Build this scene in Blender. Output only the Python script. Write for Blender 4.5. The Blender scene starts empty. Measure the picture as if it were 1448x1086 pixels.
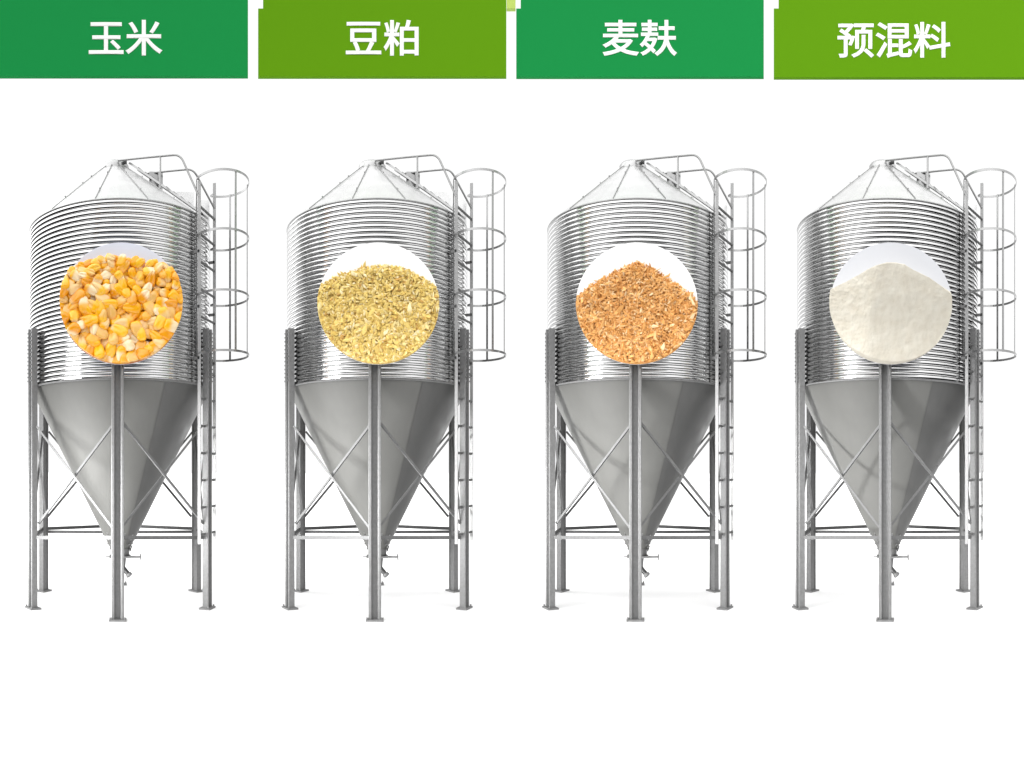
import bpy, bmesh, math, random
import numpy as np
from mathutils import Vector, Matrix

# ------------------------------------------------------------------ layout
S = 1.2                      # metres per silo radius; everything below is written in silo radii
F = 995.0                    # photograph pixels per unit of tangent / radian
D = 7.9                      # camera to silo axis
EYE = 1.475                  # eye height
HX, HY = 724.0, 663.0        # picture centre column, horizon row
sc = bpy.context.scene
col = sc.collection

# ------------------------------------------------------------------ camera
cam = bpy.data.objects.new('camera', bpy.data.cameras.new('camera'))
col.objects.link(cam)
cd = cam.data
cd.type = 'PANO'                                  # one sweep along the row: every silo is met head on
cd.panorama_type = 'CENTRAL_CYLINDRICAL'
cd.central_cylindrical_radius = 1.0
cd.central_cylindrical_range_u_min = -HX / F
cd.central_cylindrical_range_u_max = (1448 - HX) / F
cd.central_cylindrical_range_v_min = -(1086 - HY) / F
cd.central_cylindrical_range_v_max = HY / F
cd.clip_start = 0.05
cd.clip_end = 2000
cam.location = (0, 0, EYE * S)
cam.rotation_euler = (math.radians(90), 0, 0)
sc.camera = cam

# ------------------------------------------------------------------ studio light
sc.view_settings.view_transform = 'Standard'
sc.view_settings.look = 'None'
sc.view_settings.exposure = 0
sc.view_settings.gamma = 1
sc.render.engine = 'CYCLES'
sc.cycles.use_denoising = True
sc.cycles.max_bounces = 8
sc.cycles.glossy_bounces = 6
sc.cycles.sample_clamp_indirect = 6

w = bpy.data.worlds.new('World')
sc.world = w
w.use_nodes = True
nt = w.node_tree
nt.nodes.clear()
def wn(t, **k):
    n = nt.nodes.new(t)
    for a, b in k.items(): setattr(n, a, b)
    return n
def wmath(op, a, b=None, c=None):
    n = wn('ShaderNodeMath', operation=op)
    for i, v in enumerate((a, b, c)):
        if v is None: continue
        if isinstance(v, (int, float)): n.inputs[i].default_value = v
        else: nt.links.new(v, n.inputs[i])
    return n.outputs[0]
def wrange(v, a, b, c, d, smooth=True):
    n = wn('ShaderNodeMapRange', interpolation_type='SMOOTHSTEP' if smooth else 'LINEAR')
    nt.links.new(v, n.inputs[0])
    for i, x in enumerate((a, b, c, d)): n.inputs[1 + i].default_value = x
    return n.outputs[0]
tc = wn('ShaderNodeTexCoord')
sx = wn('ShaderNodeSeparateXYZ')
nt.links.new(tc.outputs['Generated'], sx.inputs[0])
X, Y, Z = sx.outputs
hor = wmath('SQRT', wmath('ADD', wmath('MULTIPLY', X, X), wmath('MULTIPLY', Y, Y)))
front = wrange(wmath('DIVIDE', Y, wmath('MAXIMUM', hor, 1e-4)), 0.52, 0.68, 0, 1)                       # the white backdrop half
over = wrange(Z, 0.70, 0.98, 0, 1)                        # extra brightness added overhead
back_el = wrange(Z, 0.03, 0.16, 0.0, 2.4)                # unseen side behind the camera, made dark low, bright high for the wall reflections
side = wrange(X, -0.8, 0.9, 1.22, 0.68)                  # brighter on the left
back = wmath('MULTIPLY', back_el, side)
low = wrange(Z, -0.12, -0.03, 0, 1)
fr = wmath('MULTIPLY', front, low)
mix1 = wmath('ADD', wmath('MULTIPLY', fr, 1.04), wmath('MULTIPLY', wmath('SUBTRACT', 1.0, front), back))
tot = wmath('ADD', mix1, wmath('MULTIPLY', over, 0.7))
bg = wn('ShaderNodeBackground')
nt.links.new(tot, bg.inputs['Color'])
bg.inputs['Strength'].default_value = 1.0
ow = wn('ShaderNodeOutputWorld')
nt.links.new(bg.outputs[0], ow.inputs[0])

KEY = 56.0
def area(name, loc, target, sx_, sy_, power, color=(1, 1, 1)):
    l = bpy.data.lights.new(name, 'AREA')
    l.shape = 'RECTANGLE'; l.size = sx_ * S; l.size_y = sy_ * S
    l.energy = power; l.color = color
    o = bpy.data.objects.new(name, l)
    o.location = Vector(loc) * S
    o.rotation_euler = (Vector(target) - Vector(loc)).to_track_quat('-Z', 'Y').to_euler()
    col.objects.link(o)
    return o
CX = [169.8, 533.3, 901.8, 1255.0]        # picture columns of the four silo axes
for cx_, rel, dist, gain in zip(CX, (55, 55, 50, 45), (5, 6, 8, 11), (.88, 1.0, 1.05, 1.15)):       # added unseen lamps, one per hopper, to brighten its left side
    az_ = (cx_ - HX) / F; th = az_ + math.radians(rel)
    p_ = Vector((D * math.sin(az_), D * math.cos(az_), 1.18))
    q_ = p_ + Vector((-math.sin(th), -math.cos(th), 0)) * dist
    q_.z = .75 - .04 * dist
    l_ = area('added_hopper_lamp', q_, p_, 1.7, 1.7, KEY * gain)
    l_.data.spread = 2 * math.atan(1.9 / dist)

# ------------------------------------------------------------------ materials
def mat(name, color, rough=0.5, metal=0.0, spec=0.5):
    m = bpy.data.materials.new(name)
    m.use_nodes = True
    b = m.node_tree.nodes['Principled BSDF']
    b.inputs['Base Color'].default_value = (*color, 1)
    b.inputs['Roughness'].default_value = rough
    b.inputs['Metallic'].default_value = metal
    b.inputs['Specular IOR Level'].default_value = spec
    return m
def steel(name, base, rough, metal=1.0, spangle=0.05, scale=14, streak=0.0, tint=(1, 1, 1)):
    """galvanized sheet: base tone broken by faint zinc blotches and vertical streaks"""
    m = mat(name, (base,) * 3, rough, metal)
    t = m.node_tree; b = t.nodes['Principled BSDF']
    tc = t.nodes.new('ShaderNodeTexCoord')
    n = t.nodes.new('ShaderNodeTexNoise'); n.inputs['Scale'].default_value = scale; n.inputs['Detail'].default_value = 5
    t.links.new(tc.outputs['Object'], n.inputs['Vector'])
    mp = t.nodes.new('ShaderNodeMapping'); mp.inputs['Scale'].default_value = (9, 9, 0.7)
    t.links.new(tc.outputs['Object'], mp.inputs['Vector'])
    n2 = t.nodes.new('ShaderNodeTexNoise'); n2.inputs['Scale'].default_value = 2.0; n2.inputs['Detail'].default_value = 3
    t.links.new(mp.outputs[0], n2.inputs['Vector'])
    a = t.nodes.new('ShaderNodeMath'); a.operation = 'MULTIPLY_ADD'
    t.links.new(n2.outputs['Fac'], a.inputs[0]); a.inputs[1].default_value = streak; 
    t.links.new(n.outputs['Fac'], a.inputs[2])
    r = t.nodes.new('ShaderNodeMapRange'); r.inputs[1].default_value = 0.25; r.inputs[2].default_value = 0.75 + streak
    r.inputs[3].default_value = base - spangle; r.inputs[4].default_value = base + spangle
    t.links.new(a.outputs[0], r.inputs[0])
    cc = t.nodes.new('ShaderNodeCombineColor')
    for i in range(3):
        k = t.nodes.new('ShaderNodeMath'); k.operation = 'MULTIPLY'; k.inputs[1].default_value = tint[i]
        t.links.new(r.outputs[0], k.inputs[0]); t.links.new(k.outputs[0], cc.inputs[i])
    t.links.new(cc.outputs[0], b.inputs['Base Color'])
    r2 = t.nodes.new('ShaderNodeMapRange'); r2.inputs[1].default_value = 0.3; r2.inputs[2].default_value = 0.7
    r2.inputs[3].default_value = rough * 0.85; r2.inputs[4].default_value = rough * 1.2
    t.links.new(n.outputs['Fac'], r2.inputs[0]); t.links.new(r2.outputs[0], b.inputs['Roughness'])
    return m
def attr_mat(name, rough, spec=0.4, sss=0.0):
    m = mat(name, (1, 1, 1), rough, 0, spec)
    t = m.node_tree
    a = t.nodes.new('ShaderNodeAttribute'); a.attribute_name = 'tone'
    b = t.nodes['Principled BSDF']
    t.links.new(a.outputs['Color'], b.inputs['Base Color'])
    if sss:
        b.inputs['Subsurface Weight'].default_value = sss
        b.inputs['Subsurface Radius'].default_value = (1, .5, .2)
        b.inputs['Subsurface Scale'].default_value = 0.01
    return m

M = dict(
    wall=steel('corrugated_galvanized_sheet', .54, .10, 1.0, .05, 10, .4),
    roof=steel('roof_sheet', .64, .32, .8, .03, 6),
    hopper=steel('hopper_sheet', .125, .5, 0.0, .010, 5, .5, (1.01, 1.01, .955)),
    hop_reflect=steel('hopper_reflection_sheet', .105, .46, .3, .010, 5, .5, (1, 1, .98)),  # reflection on the cone's right, painted as a darker, glossier tone
    leg=steel('galvanized_leg', .19, .55, .2, .03, 30),
    rod=steel('galvanized_rod', .15, .6, 0.0, .02, 30),
    ladder=steel('ladder_steel', .38, .6, 0.0, .03, 30),
    cap=steel('roof_collar', .42, .35, .8, .03, 20),
    tie=steel('galvanized_tie', .13, .6, 0.0, .02, 30),
    tube=steel('handrail_tube', .26, .35, .9, .03, 30),
    rail=steel('pale_tube', .30, .3, .9, .03, 20),
    dark=mat('dark_steel', (.05, .05, .05), .4, .6),
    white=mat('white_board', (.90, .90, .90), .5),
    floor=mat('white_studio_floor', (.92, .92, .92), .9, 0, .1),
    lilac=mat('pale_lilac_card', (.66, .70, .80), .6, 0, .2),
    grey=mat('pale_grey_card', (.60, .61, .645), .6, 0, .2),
    letter=mat('white_lettering', (.93, .93, .91), .5, 0, .2),
    green=mat('emerald_green_board', (.0085, .262, .058), .7, 0, .05),
    olive=mat('leaf_green_board', (.112, .300, .003), .7, 0, .05),
    lime=mat('pale_lime_tab', (.48, .62, .12), .55, 0, .25),
    corn=attr_mat('corn_skin', .2, .6, .12),
    meal=attr_mat('meal_flake', .85, .05),
    powder=mat('premix_powder', (.74, .70, .60), .9, 0, .1),
)
for k_ in ('rod', 'tie', 'leg', 'ladder'): M[k_].node_tree.nodes['Principled BSDF'].inputs['Specular IOR Level'].default_value = .2
def powder_nodes(m):
    t = m.node_tree; b = t.nodes['Principled BSDF']
    tc = t.nodes.new('ShaderNodeTexCoord')
    n = t.nodes.new('ShaderNodeTexNoise'); n.inputs['Scale'].default_value = 9; n.inputs['Detail'].default_value = 8
    t.links.new(tc.outputs['Object'], n.inputs['Vector'])
    cr = t.nodes.new('ShaderNodeValToRGB')
    cr.color_ramp.elements[0].position = .3; cr.color_ramp.elements[0].color = (.54, .50, .42, 1)
    cr.color_ramp.elements[1].position = .7; cr.color_ramp.elements[1].color = (.60, .57, .495, 1)
    t.links.new(n.outputs['Fac'], cr.inputs[0]); t.links.new(cr.outputs[0], b.inputs['Base Color'])
    n2 = t.nodes.new('ShaderNodeTexNoise'); n2.inputs['Scale'].default_value = 90; n2.inputs['Detail'].default_value = 4
    t.links.new(tc.outputs['Object'], n2.inputs['Vector'])
    bp = t.nodes.new('ShaderNodeBump'); bp.inputs['Strength'].default_value = .35; bp.inputs['Distance'].default_value = .01
    t.links.new(n2.outputs['Fac'], bp.inputs['Height']); t.links.new(bp.outputs[0], b.inputs['Normal'])
powder_nodes(M['powder'])

# ------------------------------------------------------------------ mesh building
class MB:
    def __init__(s): s.v = []; s.f = []; s.sm = []
    def add(s, vs, fs, smooth=False):
        o = len(s.v)
        s.v += [tuple(p) for p in vs]
        s.f += [tuple(i + o for i in f) for f in fs]
        s.sm += [smooth] * len(fs)
        return s
    def box(s, c, u, v, w):
        """centre and three half-axis vectors"""
        c, u, v, w = map(Vector, (c, u, v, w))
        if u.cross(v).dot(w) < 0: u = -u
        P = [c + a * u + b * v + d * w for a in (-1, 1) for b in (-1, 1) for d in (-1, 1)]
        return s.add(P, [(0, 1, 3, 2), (4, 6, 7, 5), (0, 4, 5, 1), (2, 3, 7, 6), (0, 2, 6, 4), (1, 5, 7, 3)])
    def bar(s, a, b, wid, th, up=(0, 0, 1)):
        a, b = Vector(a), Vector(b)
        d = (b - a); L = d.length; d.normalize()
        n = d.cross(Vector(up))
        if n.length < 1e-4: n = d.cross(Vector((1, 0, 0)))
        n.normalize(); m = n.cross(d)
        return s.box((a + b) / 2, d * (L / 2), n * (wid / 2), m * (th / 2))
    def sweep(s, sec, a, b, n, m):
        """an outline in the n, m plane run from a to b"""
        a, b, n, m = map(Vector, (a, b, n, m)); k = len(sec)
        vs = [e + n * p[0] + m * p[1] for e in (a, b) for p in sec]
        fs = [(i, (i + 1) % k, k + (i + 1) % k, k + i) for i in range(k)]
        return s.add(vs, fs + [tuple(range(k - 1, -1, -1)), tuple(range(k, 2 * k))])
    def strip(s, pts, wid, th, up):
        """a flat bar bent along points"""
        pts = [Vector(p) for p in pts]; up = Vector(up); vs = []
        for i, p in enumerate(pts):
            d = (pts[min(i + 1, len(pts) - 1)] - pts[max(i - 1, 0)]).normalized(); n = d.cross(up).normalized()
            vs += [p + n * a * th / 2 + up * b * wid / 2 for a, b in ((-1, -1), (1, -1), (1, 1), (-1, 1))]
        fs = [(4 * i + k, 4 * i + (k + 1) % 4, 4 * i + 4 + (k + 1) % 4, 4 * i + 4 + k) for i in range(len(pts) - 1) for k in range(4)]
        e = 4 * len(pts) - 4
        return s.add(vs, fs + [(3, 2, 1, 0), (e, e + 1, e + 2, e + 3)])
    def studs(s, a, b, n, out, side, wid, base, high, pitch, size):
        """a strip with a row of raised bolt heads, from a to b"""
        a, b, out, side = map(Vector, (a, b, out, side)); d = (b - a); L = d.length; d.normalize()
        sec = [(0, 0)]; x = pitch / 2
        top = [(0, base)]
        while x < L - size / 2:
            top += [(x - size / 2, base), (x - size / 2, high), (x + size / 2, high), (x + size / 2, base)]; x += pitch
        top += [(L, base), (L, 0)]
        sec = [(0, 0)] + top
        k = len(sec)
        vs = [a + d * p[0] + out * p[1] + side * q * wid / 2 for q in (-1, 1) for p in sec]
        fs = [(i, (i + 1) % k, k + (i + 1) % k, k + i) for i in range(k)]
        return s.add(vs, fs + [tuple(range(k - 1, -1, -1)), tuple(range(k, 2 * k))])
    def angle_bar(s, a, b, wid, th, outward):
        """an L section: one leg facing outward, one standing in"""
        a, b = Vector(a), Vector(b); o = Vector(outward).normalized()
        d = (b - a).normalized(); n = d.cross(o).normalized(); o = n.cross(d)
        sec = [(-wid / 2, 0), (wid / 2, 0), (wid / 2, -wid), (wid / 2 - th, -wid), (wid / 2 - th, -th), (-wid / 2, -th)]
        return s.sweep(sec, a, b, n, o)
    def tube(s, pts, r, n=10, closed=False):
        pts = [Vector(p) for p in pts]; N = len(pts)
        rings = []; ref = None
        for i, p in enumerate(pts):
            if closed: t = pts[(i + 1) % N] - pts[i - 1]
            else: t = pts[min(i + 1, N - 1)] - pts[max(i - 1, 0)]
            t.normalize()
            if ref is None:
                ref = t.orthogonal().normalized()
            ref = (ref - t * ref.dot(t)).normalized()
            b = t.cross(ref)
            rings.append([p + r * (math.cos(2 * math.pi * k / n) * ref + math.sin(2 * math.pi * k / n) * b) for k in range(n)])
        vs = [q for R in rings for q in R]
        fs = []
        for i in range(N if closed else N - 1):
            j = (i + 1) % N
            for k in range(n):
                l = (k + 1) % n
                fs.append((i * n + k, i * n + l, j * n + l, j * n + k))
        s.add(vs, fs, True)
        if not closed:
            s.add(rings[0], [tuple(range(n - 1, -1, -1))]); s.add(rings[-1], [tuple(range(n))])
        return s
    def lathe(s, prof, n=96, c=(0, 0), a0=0.0, a1=2 * math.pi, smooth=True):
        """profile of (radius, z), bottom to top, round a vertical axis"""
        full = abs(a1 - a0 - 2 * math.pi) < 1e-6
        m = n if full else n + 1
        vs = []
        for k in range(m):
            a = a0 + (a1 - a0) * k / n
            sa, ca = math.sin(a), -math.cos(a)
            vs += [(c[0] + r * sa, c[1] + r * ca, z) for r, z in prof]
        P = len(prof); fs = []
        for k in range(n):
            l = (k + 1) % m
            for i in range(P - 1):
                fs.append((k * P + i, l * P + i, l * P + i + 1, k * P + i + 1))
        return s.add(vs, fs, smooth)
    def prism(s, poly, z0, z1, at):
        """a closed outline run up between two heights; at(p, z) puts a point in place"""
        n = len(poly)
        vs = [at(p, z0) for p in poly] + [at(p, z1) for p in poly]
        fs = [(i, (i + 1) % n, n + (i + 1) % n, n + i) for i in range(n)]
        fs += [tuple(range(n - 1, -1, -1)), tuple(range(n, 2 * n))]
        return s.add(vs, fs)
    def disc(s, c, r, th, n=96, axis='y'):
        vs = []
        for d in (-th / 2, th / 2):
            vs += [(c[0] + r * math.cos(2 * math.pi * k / n), c[1] + d, c[2] + r * math.sin(2 * math.pi * k / n)) for k in range(n)]
        fs = [(k, (k + 1) % n, n + (k + 1) % n, n + k) for k in range(n)]
        return s.add(vs, fs + [tuple(range(n - 1, -1, -1)), tuple(range(n, 2 * n))])
    def build(s, name, m, parent=None, fix=True):
        me = bpy.data.meshes.new(name)
        me.from_pydata([(x * S, y * S, z * S) for x, y, z in s.v], [], s.f)
        me.polygons.foreach_set('use_smooth', s.sm)
        if fix:
            b = bmesh.new(); b.from_mesh(me); bmesh.ops.recalc_face_normals(b, faces=b.faces); b.to_mesh(me); b.free()
        me.materials.append(m)
        o = bpy.data.objects.new(name, me)
        col.objects.link(o)
        if parent is not None: o.parent = parent
        return o

def empty(name, loc, rz=0):
    o = bpy.data.objects.new(name, None)
    o.empty_display_size = .2
    o.location = Vector(loc) * S
    o.rotation_euler = (0, 0, rz)
    col.objects.link(o)
    return o
def tag(o, label=None, cat=None, group=None, kind=None):
    for k, v in (('label', label), ('category', cat), ('group', group), ('kind', kind)):
        if v: o[k] = v
    return o
def copy_tree(o, parent=None):
    c = o.copy(); col.objects.link(c)
    if parent is not None: c.parent = parent
    for ch in list(o.children): copy_tree(ch, c)
    return c
def pol(r, phi, z):            # phi from the front of the silo towards its right
    return Vector((r * math.sin(phi), -r * math.cos(phi), z))
def arc(az, d):                # a place on the row, seen under azimuth az at distance d
    return (d * math.sin(az), d * math.cos(az))
R_ = math.radians
def fillet(pts, r, n=6):
    """round the inner corners of a polyline"""
    pts = [Vector(p) for p in pts]; out = [pts[0]]
    for a, b, c in zip(pts, pts[1:], pts[2:]):
        u = (a - b).normalized(); v = (c - b).normalized()
        p, q = b + u * r, b + v * r
        for k in range(n + 1):
            t = k / n
            out.append(p * (1 - t) ** 2 + b * 2 * t * (1 - t) + q * t ** 2)
    return out + [pts[-1]]

# ------------------------------------------------------------------ ground
g = MB()
g.add([(-4.6, 2.3, 0), (4.6, 2.3, 0), (286, 220, 0), (-286, 220, 0)], [(0, 1, 2, 3)])
tag(g.build('ground', M['floor']), kind='structure')

# ------------------------------------------------------------------ the silo
Z_H, Z_R, Z_C = 2.36, 4.12, 4.83          # hopper joint, eave, roof collar
PITCH, AMP = .0478, .0062
CAPX = -.055                               # the roof collar sits a little to the left

def make_silo():
    root = empty('feed_silo', (0, 0, 0))
    # corrugated wall
    nw = round((Z_R - Z_H) / PITCH); per = 10
    pit = (Z_R - Z_H) / nw
    prof = [(.996 + .0165 * math.sin(math.pi * i / per), Z_H + pit * (k + .5 - .5 * math.cos(math.pi * i / per))) for k in range(nw) for i in range(per)] + [(.996, Z_R)]
    wall = MB().lathe(prof, 160).build('wall', M['wall'], root, fix=False)
    wall.data.set_sharp_from_angle(angle=R_(50))
    MB().lathe([(1.0, Z_H - .012), (1.018, Z_H - .012), (1.018, Z_H + .004), (1.0, Z_H + .004)], 128, smooth=False).build('joint_ring', M['leg'], wall)
    MB().tube([pol(1.004, 2 * math.pi * k / 128, Z_R + .004) for k in range(128)], .011, 8, True).build('rim', M['rail'], wall)
    # lapped sheet edge with its bolts
    for ph in (R_(47), R_(-98), R_(168)):
        MB().lathe([(r + .004, z) for r, z in prof], 5, a0=ph, a1=ph + .055).build('sheet_lap', M['wall'], wall, fix=False).data.set_sharp_from_angle(angle=R_(50))
    MB().studs(pol(1.006, R_(48.5), Z_H + .02), pol(1.006, R_(48.5), Z_R - .02), 0, pol(1, R_(48.5), 0), pol(1, R_(138.5), 0), .012, .004, .011, PITCH, .012).build('bolt_row', M['leg'], wall)
    # roof: twelve pressed panels up to a collar
    roof = MB(); N = 48
    lo = [pol(1.012, 2 * math.pi * k / N, Z_R + .012) for k in range(N)]
    hi = [pol(.135, 2 * math.pi * k / N, Z_C) + Vector((CAPX, 0, 0)) for k in range(N)]
    roof.add(lo + hi, [(k, (k + 1) % N, N + (k + 1) % N, N + k) for k in range(N)], False)
    rf = roof.build('roof', M['roof'], root)
    for k in range(12):
        ph = R_(-14 + 30 * k)
        p, q = pol(1.0, ph, Z_R + .022), pol(.14, ph, Z_C + .004) + Vector((CAPX, 0, 0))
        n = (q - p).normalized().cross(pol(1, ph + math.pi / 2, 0)); n = -n if n.z < 0 else n
        sb = MB().studs(p, q, 0, n, pol(1, ph + math.pi / 2, 0), .006, .007, .018, (q - p).length * .48, .018)
        sb.build('roof_seam', M['rail'], rf)
    cap = MB().lathe([(.150, Z_C - .012), (.152, Z_C + .035), (.135, Z_C + .06), (.0, Z_C + .085)], 40, (CAPX, 0)).build('roof_cap', M['cap'], rf)
    hb = MB().box((CAPX + .11, -.13, Z_C + .035), (.02, 0, 0), (0, .02, 0), (0, 0, .016)).build('cap_latch', M['dark'], rf)
    # hopper cone
    zb, rb = .505, .07
    prof = [(rb + (.992 - rb) * t, zb + (Z_H - .012 - zb) * t) for t in [i / 40 for i in range(41)]]
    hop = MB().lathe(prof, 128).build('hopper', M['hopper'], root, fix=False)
    MB().lathe([(r + .004, z) for r, z in prof[3:]], 24, a0=R_(27), a1=R_(86)).build('hopper_reflection', M['hop_reflect'], hop, fix=False)  # added sheet that carries the painted reflection
    MB().lathe([(rb + .03, zb + .0), (rb + .034, zb + .0), (rb + .034, zb + .055), (rb + .05, zb + .08)], 40).build('throat_band', M['leg'], hop)
    for k in range(12):
        ph = R_(15 + 30 * k)
        MB().studs(pol(rb + .145 * (.992 - rb) + .001, ph, zb + .145 * (Z_H - zb)), pol(rb + .06 * (.992 - rb) + .001, ph, zb + .06 * (Z_H - zb)), 0, pol(1, ph, -.5).normalized(), pol(1, ph + math.pi / 2, 0), .014, .0015, .010, .06, .014).build('rivet_row', M['rail'], hop)
    # slide gate and discharge pipe
    gt = MB().box((.0, 0, zb - .012), (.12, 0, 0), (0, .10, 0), (0, 0, .010)).build('slide_gate', M['leg'], root)
    MB().box((.175, -.07, zb - .006), (.055, 0, 0), (0, .006, 0), (0, 0, .008)).build('gate_rail', M['leg'], gt)
    MB().box((.175, .07, zb - .030), (.055, 0, 0), (0, .006, 0), (0, 0, .008)).build('gate_rail', M['leg'], gt)
    MB().box((.232, 0, zb - .02), (.006, 0, 0), (0, .09, 0), (0, 0, .024)).build('gate_handle', M['leg'], gt)
    MB().bar((.11, -.06, zb + .05), (.13, -.06, zb + .115), .014, .022, (0, 1, 0)).build('gate_lever', M['dark'], gt)
    MB().bar((-.10, -.03, zb - .010), (-.16, -.03, zb - .012), .010, .010).build('gate_pin', M['rail'], gt)
    pipe = MB().lathe([(.055, zb - .165), (.07, zb - .02)], 32).build('discharge_pipe', M['leg'], root)
    MB().tube([(.03, -.03, zb - .13), (.06, -.05, zb - .165), (.105, -.075, zb - .215)], .026, 14).build('outlet_elbow', M['dark'], pipe)
    MB().tube([(.092, -.068, zb - .20), (.108, -.077, zb - .218)], .036, 16).build('elbow_collar', M['leg'], pipe)
    # six legs
    LA = [R_(-1.2), R_(60), R_(120), R_(180), R_(-120), R_(-60)]
    sec = [(-.0610, -.026), (-.0610, .034), (-.056, .04), (-.036, .04), (-.030, .034), (-.026, -.006), (.026, -.006), (.030, .034), (.036, .04), (.056, .04),
           (.0610, .034), (.0610, -.026), (.046, -.026), (.046, -.016), (-.046, -.016), (-.046, -.026)]
    RL = 1.055
    for ph in LA:
        wk = 1.0 if abs(ph) < .1 else .86
        t = pol(1, ph + math.pi / 2, 0); u = pol(1, ph, 0)
        lg = MB().prism(sec, .018, 2.95, lambda p, z: u * (RL + p[1]) + t * p[0] * wk + Vector((0, 0, z))).build('leg', M['leg'], root)
        ft = MB().box(u * (RL + .005) + Vector((0, 0, .009)), u * .06, t * .085, (0, 0, .009))
        ft.build('foot_plate', M['leg'], lg)
        for s_ in (-1, 1):
            MB().tube([u * (RL + .048) + t * .072 * s_ + Vector((0, 0, .016)), u * (RL + .048) + t * .072 * s_ + Vector((0, 0, .036))], .008, 8).build('anchor_bolt', M['leg'], lg)
            b0 = u * (RL + .0395) + t * .045 * s_
            MB().studs(b0 + Vector((0, 0, 2.38)), b0 + Vector((0, 0, 2.93)), 0, u, t, .012, .0015, .009, .042, .013).build('bolt_row', M['rail'], lg)
    # bracing between neighbouring legs
    for i in range(6):
        a, b = LA[i], LA[(i + 1) % 6]
        def P(ph, z, side): return pol(RL - .01, ph, z) + pol(.055 * side, ph + math.pi / 2, 0)
        mid = pol(1, (a + b) / 2 if abs(b - a) < 3 else (a + b) / 2 + math.pi, 0)
        zt, zl = 1.925, .90
        MB().angle_bar(P(a, zt, 1), P(b, zl, -1), .022, .005, mid).build('brace', M['rod'], root)
        MB().angle_bar(P(a, zl, 1) - mid * .034, P(b, zt, -1) - mid * .034, .022, .005, mid).build('brace', M['rod'], root)
        za, zb2 = (.755 if abs(q_) > .1 else .805 for q_ in (a, b))
        MB().angle_bar(P(a, za, 1), P(b, zb2, -1), .036, .008, mid).build('tie_bar', M['tie'], root)
    MB().angle_bar(P(LA[4], .715, -1), P(LA[2], .715, 1), .034, .008, Vector((0, 1, 0))).build('tie_bar', M['tie'], root)
    # ladder in front of the right hand leg
    PH, RLAD, HW = R_(61), 1.05, .215
    u, t = pol(1, PH, 0), pol(1, PH + math.pi / 2, 0)
    zl0, zl1 = .70, 4.44
    lad = MB()
    def L(r, s_, z): return u * r + t * s_ + Vector((0, 0, z))
    st = []
    lad.box(L(RLAD, -HW, (zl0 + zl1) / 2), u * .016, t * .006, (0, 0, (zl1 - zl0) / 2))
    ladder = lad.build('ladder', M['ladder'], root)
    ladder.name = 'ladder_stile'
    zb1 = 4.58
    MB().box(L(RLAD, HW, (zl0 + zb1) / 2), u * .016, t * .006, (0, 0, (zb1 - zl0) / 2)).build('ladder_stile', M['ladder'], root)
    z = zl0 + .09
    while z < zl1 - .1:
        MB().tube([L(RLAD, -HW, z), L(RLAD, HW, z)], .013, 8).build('rung', M['tie'], root)
        z += .283
    for z in (2.62, 3.15, 3.72):
        for s_ in (-HW, HW): MB().bar(L(RLAD - .10, s_, z), L(RLAD + .005, s_, z), .012, .03).build('ladder_bracket', M['leg'], root)
    # safety cage
    hz = [EYE + 2.99, EYE + 2.40, EYE + 1.79, EYE + 1.186]
    def hp(a, z): return Vector((1.062 + .282 * math.sin(a), -.60 - .36 * math.cos(a), z))
    for z in hz:
        pts = [L(RLAD, -HW, z)] + [hp(R_(-75) + R_(270) * k / 48, z) for k in range(49)] + [L(RLAD, HW, z)]
        MB().strip(pts, .023, .007, (0, 0, 1)).build('cage_hoop', M['rail'], root)
    for aa in (-82, 20, 92, 150):
        a = R_(aa)
        p, q = hp(a, hz[-1] - .012), hp(a, hz[0] + .012)
        tn = Vector((.282 * math.cos(a), .36 * math.sin(a), 0)).normalized(); rad = Vector((tn.y, -tn.x, 0))
        MB().box((p + q) / 2 - rad * .008, rad * .004, tn * .010, (0, 0, (q - p).length / 2)).build('cage_bar', M['rail'], root)
    # handrails over the roof
    rA = MB().tube(fillet([(-.02, -.16, EYE + 3.39), (.625, -.605, EYE + 3.27), (.814, -.697, EYE + 2.80)], .08), .0105, 8).build('handrail', M['tube'], root)
    rB = MB().tube(fillet([(.31, -.045, EYE + 3.30), (.785, -.375, EYE + 3.225), (1.022, -.321, EYE + 2.83)], .08), .0105, 8).build('handrail', M['tube'], root)
    def roofz(r): return Z_R + .012 + (1.012 - r) / (1.012 - .135) * (Z_C - Z_R - .012)
    MB().tube([(.425, -.467, roofz(.62)), (.425, -.467, EYE + 3.307)], .010, 8).build('rail_post', M['rail'], rA)
    MB().tube([(.43, -.128, roofz(.45)), (.43, -.128, EYE + 3.28)], .010, 8).build('rail_post', M['rail'], rB)
    # roof ladder
    rl = None
    for s_ in (-.10, .10):
        o = MB().bar(L(1.02, s_, roofz(1.02) + .035), L(.17, s_, roofz(.17) + .035), .012, .022).build('roof_ladder' if rl is None else 'stile', M['rail'], rl or root)
        rl = rl or o
    r = .95
    while r > .2:
        MB().bar(L(r, -.10, roofz(r) + .04), L(r, .10, roofz(r) + .04), .03, .012).build('rung', M['leg'], rl); r -= .085
    MB().box((.40, -.05, roofz(.40) + .07), (.075, 0, 0), (0, .05, 0), (0, 0, .085)).build('roof_vent', M['rail'], rf)
    MB().box((.73, .06, roofz(.73) + .11), (.10, 0, 0), (0, .09, 0), (0, 0, .12)).build('roof_hatch', M['roof'], rf)
    MB().box((.93, .02, roofz(.93) + .14), (.07, 0, 0), (0, .09, 0), (0, 0, .15)).build('roof_hatch', M['roof'], rf)
    return root

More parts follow.
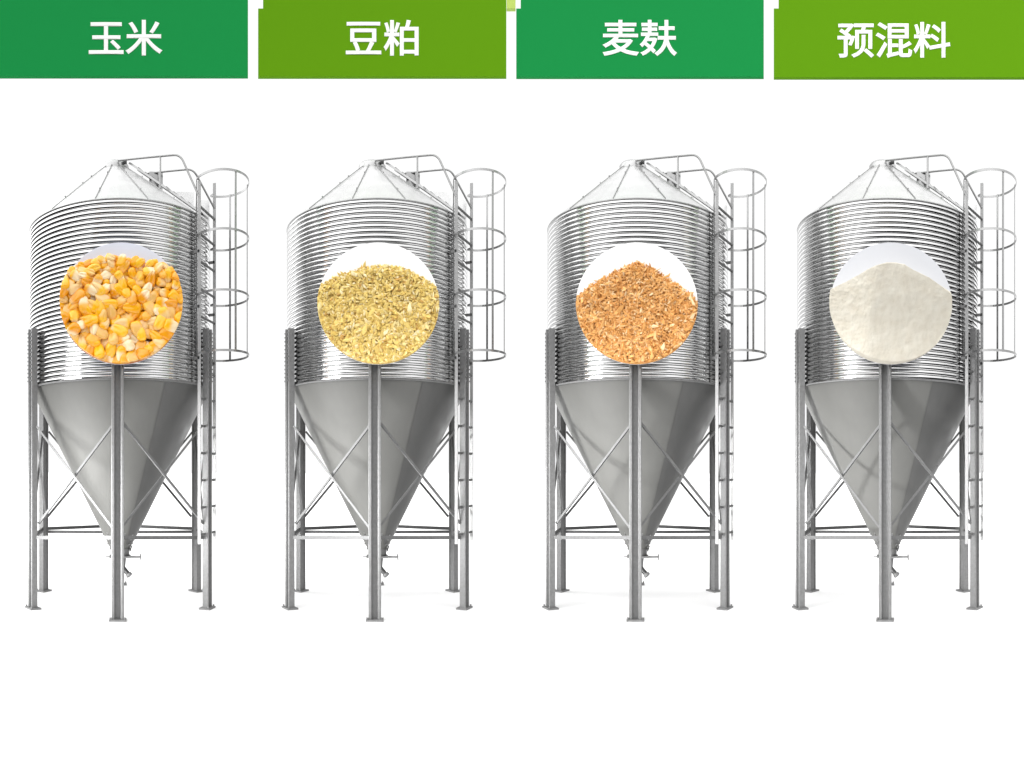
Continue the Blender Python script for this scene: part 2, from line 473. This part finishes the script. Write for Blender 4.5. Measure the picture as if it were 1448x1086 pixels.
kinds = ['corn kernels', 'yellow soybean meal', 'brown wheat bran', 'white premix powder']
silos = []
for i, cx in enumerate(CX):
    s_ = make_silo() if i == 0 else copy_tree(silos[0])
    az = (cx - HX) / F
    x, y = arc(az, D)
    s_.location = (x * S, y * S, 0); s_.rotation_euler = (0, 0, -az)
    tag(s_, 'corrugated steel feed silo on six legs, behind the round picture of ' + kinds[i], 'silo', 'corrugated feed silos standing in a row')
    silos.append(s_)

# ------------------------------------------------------------------ round pictures on the silo fronts
DR = .5826                    # radius
DY = -1.175                   # front face, in the silo's frame
DZ = EYE + 234 / F * (D + DY)
PX = (D + DY) / F             # one photograph pixel on the disc
rng = random.Random(7)
nrg = np.random.default_rng(5)
def outline(pts):             # pixel points of a heap's top edge, relative to the disc centre -> height at x
    xs = [p[0] * PX for p in pts]; ys = [-p[1] * PX for p in pts]
    return lambda x: float(np.interp(x, xs, ys))
def clampv(V, r=DR - .001):
    rr = np.hypot(V[:, 0], V[:, 2]); k = np.where(rr > r, r / np.maximum(rr, 1e-9), 1)
    V[:, 0] *= k; V[:, 2] *= k
    return V
def mesh_np(name, V, Fc, m, parent, tone=None, smooth=True):
    me = bpy.data.meshes.new(name)
    me.from_pydata((V * S).tolist(), [], Fc.tolist() if hasattr(Fc, 'tolist') else Fc)
    me.polygons.foreach_set('use_smooth', [smooth] * len(me.polygons))
    if tone is not None:
        a = me.attributes.new('tone', 'FLOAT_COLOR', 'POINT')
        a.data.foreach_set('color', np.hstack([tone, np.ones((len(tone), 1))]).astype(np.float32).ravel())
    me.materials.append(m)
    o = bpy.data.objects.new(name, me); col.objects.link(o); o.parent = parent
    return o
def ico(sub):
    b = bmesh.new(); bmesh.ops.create_icosphere(b, subdivisions=sub, radius=1)
    V = np.array([v.co[:] for v in b.verts]); Fc = [[v.index for v in f.verts] for f in b.faces]
    b.free(); return V, np.array(Fc)
def rot(yaw, tx, ty):
    return np.array((Matrix.Rotation(yaw, 3, 'Y') @ Matrix.Rotation(tx, 3, 'X') @ Matrix.Rotation(ty, 3, 'Z')))
def bed(name, top, m, parent, tone, depth, jag=.006, bulge=.05, step=.011, hfun=None, rows=44):
    """the body of the heap: a relief inside the circle and under the outline, bulging towards the viewer"""
    xs = np.arange(-DR, DR + step, step); n = len(xs); m_ = rows
    V = []; Fc = []
    for x in xs:
        xx = max(-DR * .9995, min(DR * .9995, x)); h = math.sqrt(DR * DR - xx * xx)
        zt = min(top(xx) + rng.uniform(-jag, jag), h); zt = max(zt, -h + 1e-4)
        for k in range(m_ + 1):
            z = -h + (zt + h) * k / m_
            d = depth + (hfun(xx, z) if hfun else bulge * max(0, 1 - (xx / DR) ** 2) * .6)
            d *= min(1, ((zt - z) / .05 + .06))
            V.append((xx, -max(d, .003), z))
    for i in range(n - 1):
        for k in range(m_): 
            a = i * (m_ + 1) + k
            Fc.append((a, a + m_ + 1, a + m_ + 2, a + 1))
    nv = len(V)
    # rim wall back to the card
    ring = [i * (m_ + 1) for i in range(n)] + [(n - 1) * (m_ + 1) + k for k in range(1, m_ + 1)] + [i * (m_ + 1) + m_ for i in range(n - 2, -1, -1)] + [k for k in range(m_ - 1, 0, -1)]
    bk = []
    for r in ring: V.append((V[r][0], 0.0, V[r][2])); bk.append(len(V) - 1)
    for i in range(len(ring)):
        j = (i + 1) % len(ring); Fc.append((ring[i], bk[i], bk[j], ring[j]))
    V = np.array(V)
    return mesh_np(name, V, Fc, m, parent, None if tone is None else np.tile(tone, (len(V), 1)))

OFF = [1.7, 1.7, -1.3, 5.0]
def make_disc(i, card, label):
    az = (CX[i] - HX) / F
    root = empty('round_picture', (0, 0, 0), -az)
    root.location = silos[i].matrix_world @ Vector((0, 0, 0)) if False else Vector(silos[i].location)
    off = Vector((math.cos(-az), math.sin(-az), 0)) * OFF[i] * PX + Vector((math.sin(az), math.cos(az), 0)) * DY + Vector((0, 0, DZ))
    root.location = root.location + off * S
    MB().disc((0, .009, 0), DR, .016, 128).build('card', card, root)
    for sx_ in (-.3, .3):
        for sz in (-.12, .32):
            y1 = -DY - math.sqrt(1 - (sx_ + .01) ** 2) + .003
            MB().bar((sx_, .017, sz), (sx_, y1, sz), .03, .03).build('standoff', M['leg'], root)
    return tag(root, label, 'round picture', 'round feed pictures on the silo fronts')

# corn ------------------------------------------------------------
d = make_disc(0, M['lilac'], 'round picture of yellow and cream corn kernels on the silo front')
top = outline([(-90, -46), (-70, -52), (-45, -60), (-12, -66), (8, -62), (25, -62), (45, -60), (65, -54), (90, -42)])
bed('corn_bed', lambda x: top(x) - .03, M['corn'], d, np.array((.42, .13, .012)), .012, .01, .01)  # deep orange tone paints the shade in gaps between kernels
def kernel_mesh(seed):
    r = random.Random(seed)
    V, Fc = ico(4)
    V = V.copy()
    taper = r.uniform(.25, .42); flat = r.uniform(.50, .66); L = r.uniform(.95, 1.2); sq = r.uniform(.78, .92)
    s = np.sign(V); A = np.abs(V)
    x = s[:, 0] * A[:, 0] ** sq; z = s[:, 2] * A[:, 2] ** sq; y = s[:, 1] * A[:, 1] ** .8
    k = 1 - taper * (1 - (z + 1) / 2) ** 1.3
    dent = np.exp(-((z - .95) / .3) ** 2 - (x / .5) ** 2 - (y / .6) ** 2) * r.uniform(.05, .2)
    groove = np.exp(-((x) / .3) ** 2) * np.clip(.5 - z, 0, 1) * (y < 0) * r.uniform(.05, .22)
    bend = r.uniform(-.12, .12) * (z ** 2)
    P = np.stack([x * k * .80 + bend, (y * k * flat * .95) + groove, z * L - dent], 1)
    return P, Fc, z
pale = np.array((.86, .66, .42)); cream = np.array((.90, .78, .60))
def kernel_tone(z, r, P):
    yel = np.array(r.choice([(.86, .40, .008), (.90, .45, .010), (.80, .32, .008), (.90, .50, .03), (.86, .42, .04)]))
    tipc = np.array(r.choice([(.82, .55, .24), (.88, .70, .44), (.78, .46, .13)]))
    cut = r.choice([-.7, -.5, -.3, -.15, .05, .25, .5, 1.3]) if r.random() < .78 else -1.6
    ang = r.uniform(-.4, .4)
    t = np.clip((z + ang * P[:, 0] - cut) / .5 + .5, 0, 1)[:, None]; t = t * t * (3 - 2 * t)
    return tipc * (1 - t) + yel * t
spots = []
tries = 0
while len(spots) < 185 and tries < 20000:
    tries += 1
    a, rr = rng.uniform(0, 2 * math.pi), DR * math.sqrt(rng.random()) * 1.01
    x, z = rr * math.cos(a), rr * math.sin(a)
    if z > top(x) - .035: continue
    k = 1 - .34 * max(0, (z + .05) / .55)                 # the far ones at the top of the heap are smaller
    md = .066 * k
    if any((x - q[0]) ** 2 + (z - q[1]) ** 2 < (md * .5 + q[2] * .5) ** 2 for q in spots): continue
    spots.append((x, z, md, k))
spots.sort(key=lambda q: q[1], reverse=True)
km = [kernel_mesh(s_) for s_ in range(14)]
rest = []
order = sorted(range(len(spots)), key=lambda j: -spots[j][3] + (0 if math.hypot(spots[j][0], spots[j][1]) < DR * .93 else .5))
sep = set(order[:100])
for j, (x, z, md, k) in enumerate(spots):
    P, Fc, zz = km[rng.randrange(14)]
    sz = .077 * k * rng.uniform(.82, 1.16)
    Rm = rot(rng.uniform(0, 2 * math.pi), rng.gauss(0, .32), rng.gauss(0, .35))
    V = (P * sz) @ Rm.T
    V += np.array((x, -.04 - rng.uniform(0, .075), z))
    V = clampv(V); V[:, 1] = np.minimum(V[:, 1], -.004)
    tone = kernel_tone(zz, rng, P)
    if j in sep:
        mesh_np('corn_kernel', V, Fc, M['corn'], d, tone)
    else:
        rest.append((V, Fc, tone))
def merged(name, parts, m, parent, smooth=True):
    o = 0; Vs = []; Fs = []; Ts = []
    for V, Fc, t in parts:
        Vs.append(V); Fs.append(np.asarray(Fc) + o); Ts.append(t); o += len(V)
    return mesh_np(name, np.vstack(Vs), np.vstack(Fs), m, parent, np.vstack(Ts), smooth)
tag(merged('corn_kernels', rest, M['corn'], d), kind='stuff')

# flaky meals -----------------------------------------------------
def granules(count, top, size, tones, el, bulge, seed, elmax=None, curl=0.0, weights=None):
    g = np.random.default_rng(seed); V0, F0 = ico(1); out = []
    n = 0
    while n < count:
        x, z = g.uniform(-DR, DR), g.uniform(-DR, DR)
        h = math.hypot(x, z)
        if h > DR or z > top(x) + .004: continue
        n += 1
        pers = 1 - .38 * max(0, (z + .25) / .75)
        s = size * pers * g.lognormal(0, .32)
        V = V0 * (1 + g.uniform(-.28, .28, (len(V0), 1)))
        l = el * g.lognormal(0, .3)
        V = V * np.array((s, s * .55, s * l))
        if curl: V[:, 0] += curl * g.uniform(-1, 1) * V[:, 2] ** 2 / (s * l)
        V = V @ rot(g.uniform(0, 6.283), g.normal(0, .5), g.normal(0, .6)).T
        edge = min(1, max(.1, (top(x) - z) / .06))
        base = (.024 + bulge * (1 - (x / DR) ** 2) * .6) * edge
        V += np.array((x, -base - g.uniform(0, .018), z))
        V = clampv(V); V[:, 1] = np.minimum(V[:, 1], -.003)
        t = np.array(tones[g.choice(len(tones), p=weights)]) * g.uniform(.85, 1.12)
        out.append((V, F0, np.tile(np.clip(t, 0, .95), (len(V), 1))))
    return out
d = make_disc(1, M['white'], 'round picture of a yellow soybean meal heap on the silo front')
top = outline([(-90, -18), (-80, -28), (-62, -36), (-45, -43), (-20, -51), (10, -53), (35, -49), (55, -40), (70, -33), (82, -24), (90, -14)])
bed('meal_bed', lambda x: top(x) - .012, M['meal'], d, np.array((.56, .40, .13)), .022, .004, .05)  # darker than the flakes, to paint shade into the gaps
tag(merged('soybean_meal', granules(4600, top, .0122, [(.76, .58, .20), (.71, .53, .17), (.80, .65, .30), (.64, .46, .13), (.86, .74, .45), (.58, .35, .11)], 2.1, .05, 3,
      weights=[.3, .25, .2, .12, .08, .05]), M['meal'], d, False), kind='stuff')
d = make_disc(2, M['white'], 'round picture of an orange brown wheat bran heap on the silo front')
top = outline([(-90, -2), (-84, -10), (-70, -24), (-54, -33), (-30, -45), (-5, -57), (4, -57), (20, -51), (40, -38), (62, -24), (76, -15), (90, 2)])
bed('bran_bed', lambda x: top(x) - .012, M['meal'], d, np.array((.56, .27, .085)), .022, .004, .06)  # gap shade put into the bed's darker brown
tag(merged('wheat_bran', granules(5600, top, .0090, [(.76, .42, .155), (.70, .36, .12), (.80, .50, .23), (.60, .28, .08), (.86, .64, .38)], 2.9, .06, 4, curl=.5,
      weights=[.34, .27, .2, .12, .07]), M['meal'], d, False), kind='stuff')
# powder ----------------------------------------------------------
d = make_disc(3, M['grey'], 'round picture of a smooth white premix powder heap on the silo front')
top = outline([(-90, -18), (-80, -22), (-60, -29), (-40, -37), (-22, -45), (-6, -50), (6, -51), (18, -50), (30, -44), (52, -36), (70, -26), (90, -13)])
from mathutils import noise as mn
def hp_(x, z):
    xr = -.165 + .16 * z            # the ridge runs down and a little to the left
    s_ = x - xr
    h = .24 - (.46 * (math.sqrt(s_ * s_ + .0016) - .04) if s_ < 0 else .36 * (math.sqrt(s_ * s_ + .0016) - .04))
    h += .009 * mn.noise((x * 8, z * 8, 1.3)) + .006 * mn.noise((x * 22, z * 22, 4.3)) * (1.6 if s_ < 0 else .7)
    h += .0025 * mn.noise((x * 48, z * 48, 7)) * (1.8 if s_ < 0 else .6) - .13 * (.5 - .5 * math.tanh(z / .2 + .6))
    return max(.01, h + .12)
bed('premix_powder', top, M['powder'], d, None, .01, .0004, 0, .0055, hp_, 120)

# ------------------------------------------------------------------ header boards, bent along the row
DS = 7.6
def bent(px, py, off):
    az = (px - HX) / F; x, y = arc(az, DS - off)
    return (x, y, EYE + (HY - py) / F * DS)
def board(x0, x1, y1, m, parent, notch=None, top=-14, name='board'):
    n = 24
    xs = [x0 + (x1 - x0) * k / n for k in range(n + 1)]
    if notch: xs = sorted(xs + [notch[0] - .001, notch[0] + .001])
    b = MB()
    fr, bk = [], []
    def tp(x): return notch[1] if (notch and x < notch[0]) else top
    for off in (0, -.05):
        for x in xs: b.v.append(bent(x, y1, off)); b.v.append(bent(x, tp(x), off))
    N = len(xs)
    for k in range(N - 1):
        a = 2 * k; o = 2 * N
        b.f += [(a, a + 2, a + 3, a + 1), (o + a, o + a + 1, o + a + 3, o + a + 2), (a, o + a, o + a + 2, a + 2), (a + 1, a + 3, o + a + 3, o + a + 1)]
    o = 2 * N; e = 2 * (N - 1)
    b.f += [(0, 1, o + 1, o), (e, o + e, o + e + 1, e + 1)]
    b.sm = [False] * len(b.f)
    return b.build(name, m, parent)
def lettering(txt, box, parent):
    cu = bpy.data.curves.new('lettering', 'FONT')
    cu.body = txt; cu.size = 1; cu.bevel_depth = .015; cu.bevel_resolution = 0; cu.resolution_u = 5
    o = bpy.data.objects.new('lettering', cu); col.objects.link(o)
    bpy.context.view_layer.update()
    dg = bpy.context.evaluated_depsgraph_get()
    me = bpy.data.meshes.new_from_object(o.evaluated_get(dg))
    bpy.data.objects.remove(o)
    V = np.array([v.co[:] for v in me.vertices])
    lo, hi = V.min(0), V.max(0)
    x0, y0, x1, y1 = box
    b = bmesh.new(); b.from_mesh(me)
    for v in b.verts:
        px = x0 + (v.co.x - lo[0]) / (hi[0] - lo[0]) * (x1 - x0)
        py = y1 - (v.co.y - lo[1]) / (hi[1] - lo[1]) * (y1 - y0)
        v.co = Vector(bent(px, py, .001 + .004 * (v.co.z - lo[2]) / (hi[2] - lo[2]))) * S
    bmesh.ops.recalc_face_normals(b, faces=b.faces)
    b.to_mesh(me); b.free()
    me.polygons.foreach_set('use_smooth', [False] * len(me.polygons))
    me.materials.clear(); me.materials.append(M['letter'])
    ob = bpy.data.objects.new('lettering', me); col.objects.link(ob); ob.parent = parent
    return ob
SG = [(-4, 350.7, 107.6, 'green', None, '玉米', (125.5, 28.3, 229.8, 78.8), 'emerald green header board reading 玉米 in white, above the corn silo'),
      (365, 716, 108, 'olive', (372, 12), '豆粕', (489, 28.3, 592, 79.0), 'leaf green header board reading 豆粕 in white, above the soybean meal silo'),
      (730, 1080, 108.3, 'green', (736.3, 12), '麦麸', (852, 28.3, 957.5, 79.5), 'emerald green header board reading 麦麸 in white, above the wheat bran silo'),
      (1094.2, 1452, 109.2, 'olive', (1101, 12), '预混料', (1184.3, 31.2, 1344, 82.4), 'leaf green header board reading 预混料 in white, above the premix silo')]
for x0, x1, y1, m, notch, txt, box, label in SG:
    root = empty('header_board', (0, 0, 0))
    cxm = (x0 + x1) / 2
    p = Vector(bent(cxm, y1, 0)) * S
    root.location = p
    for ob in [board(x0, x1, y1, M[m], root, notch), lettering(txt, box, root)] + ([board(716.4, 729, 12, M['lime'], root, None, -14, 'lime_tab')] if txt == '豆粕' else []):
        ob.matrix_parent_inverse = Matrix.Translation(-p)
    tag(root, label, 'sign', 'green header boards above the silos')
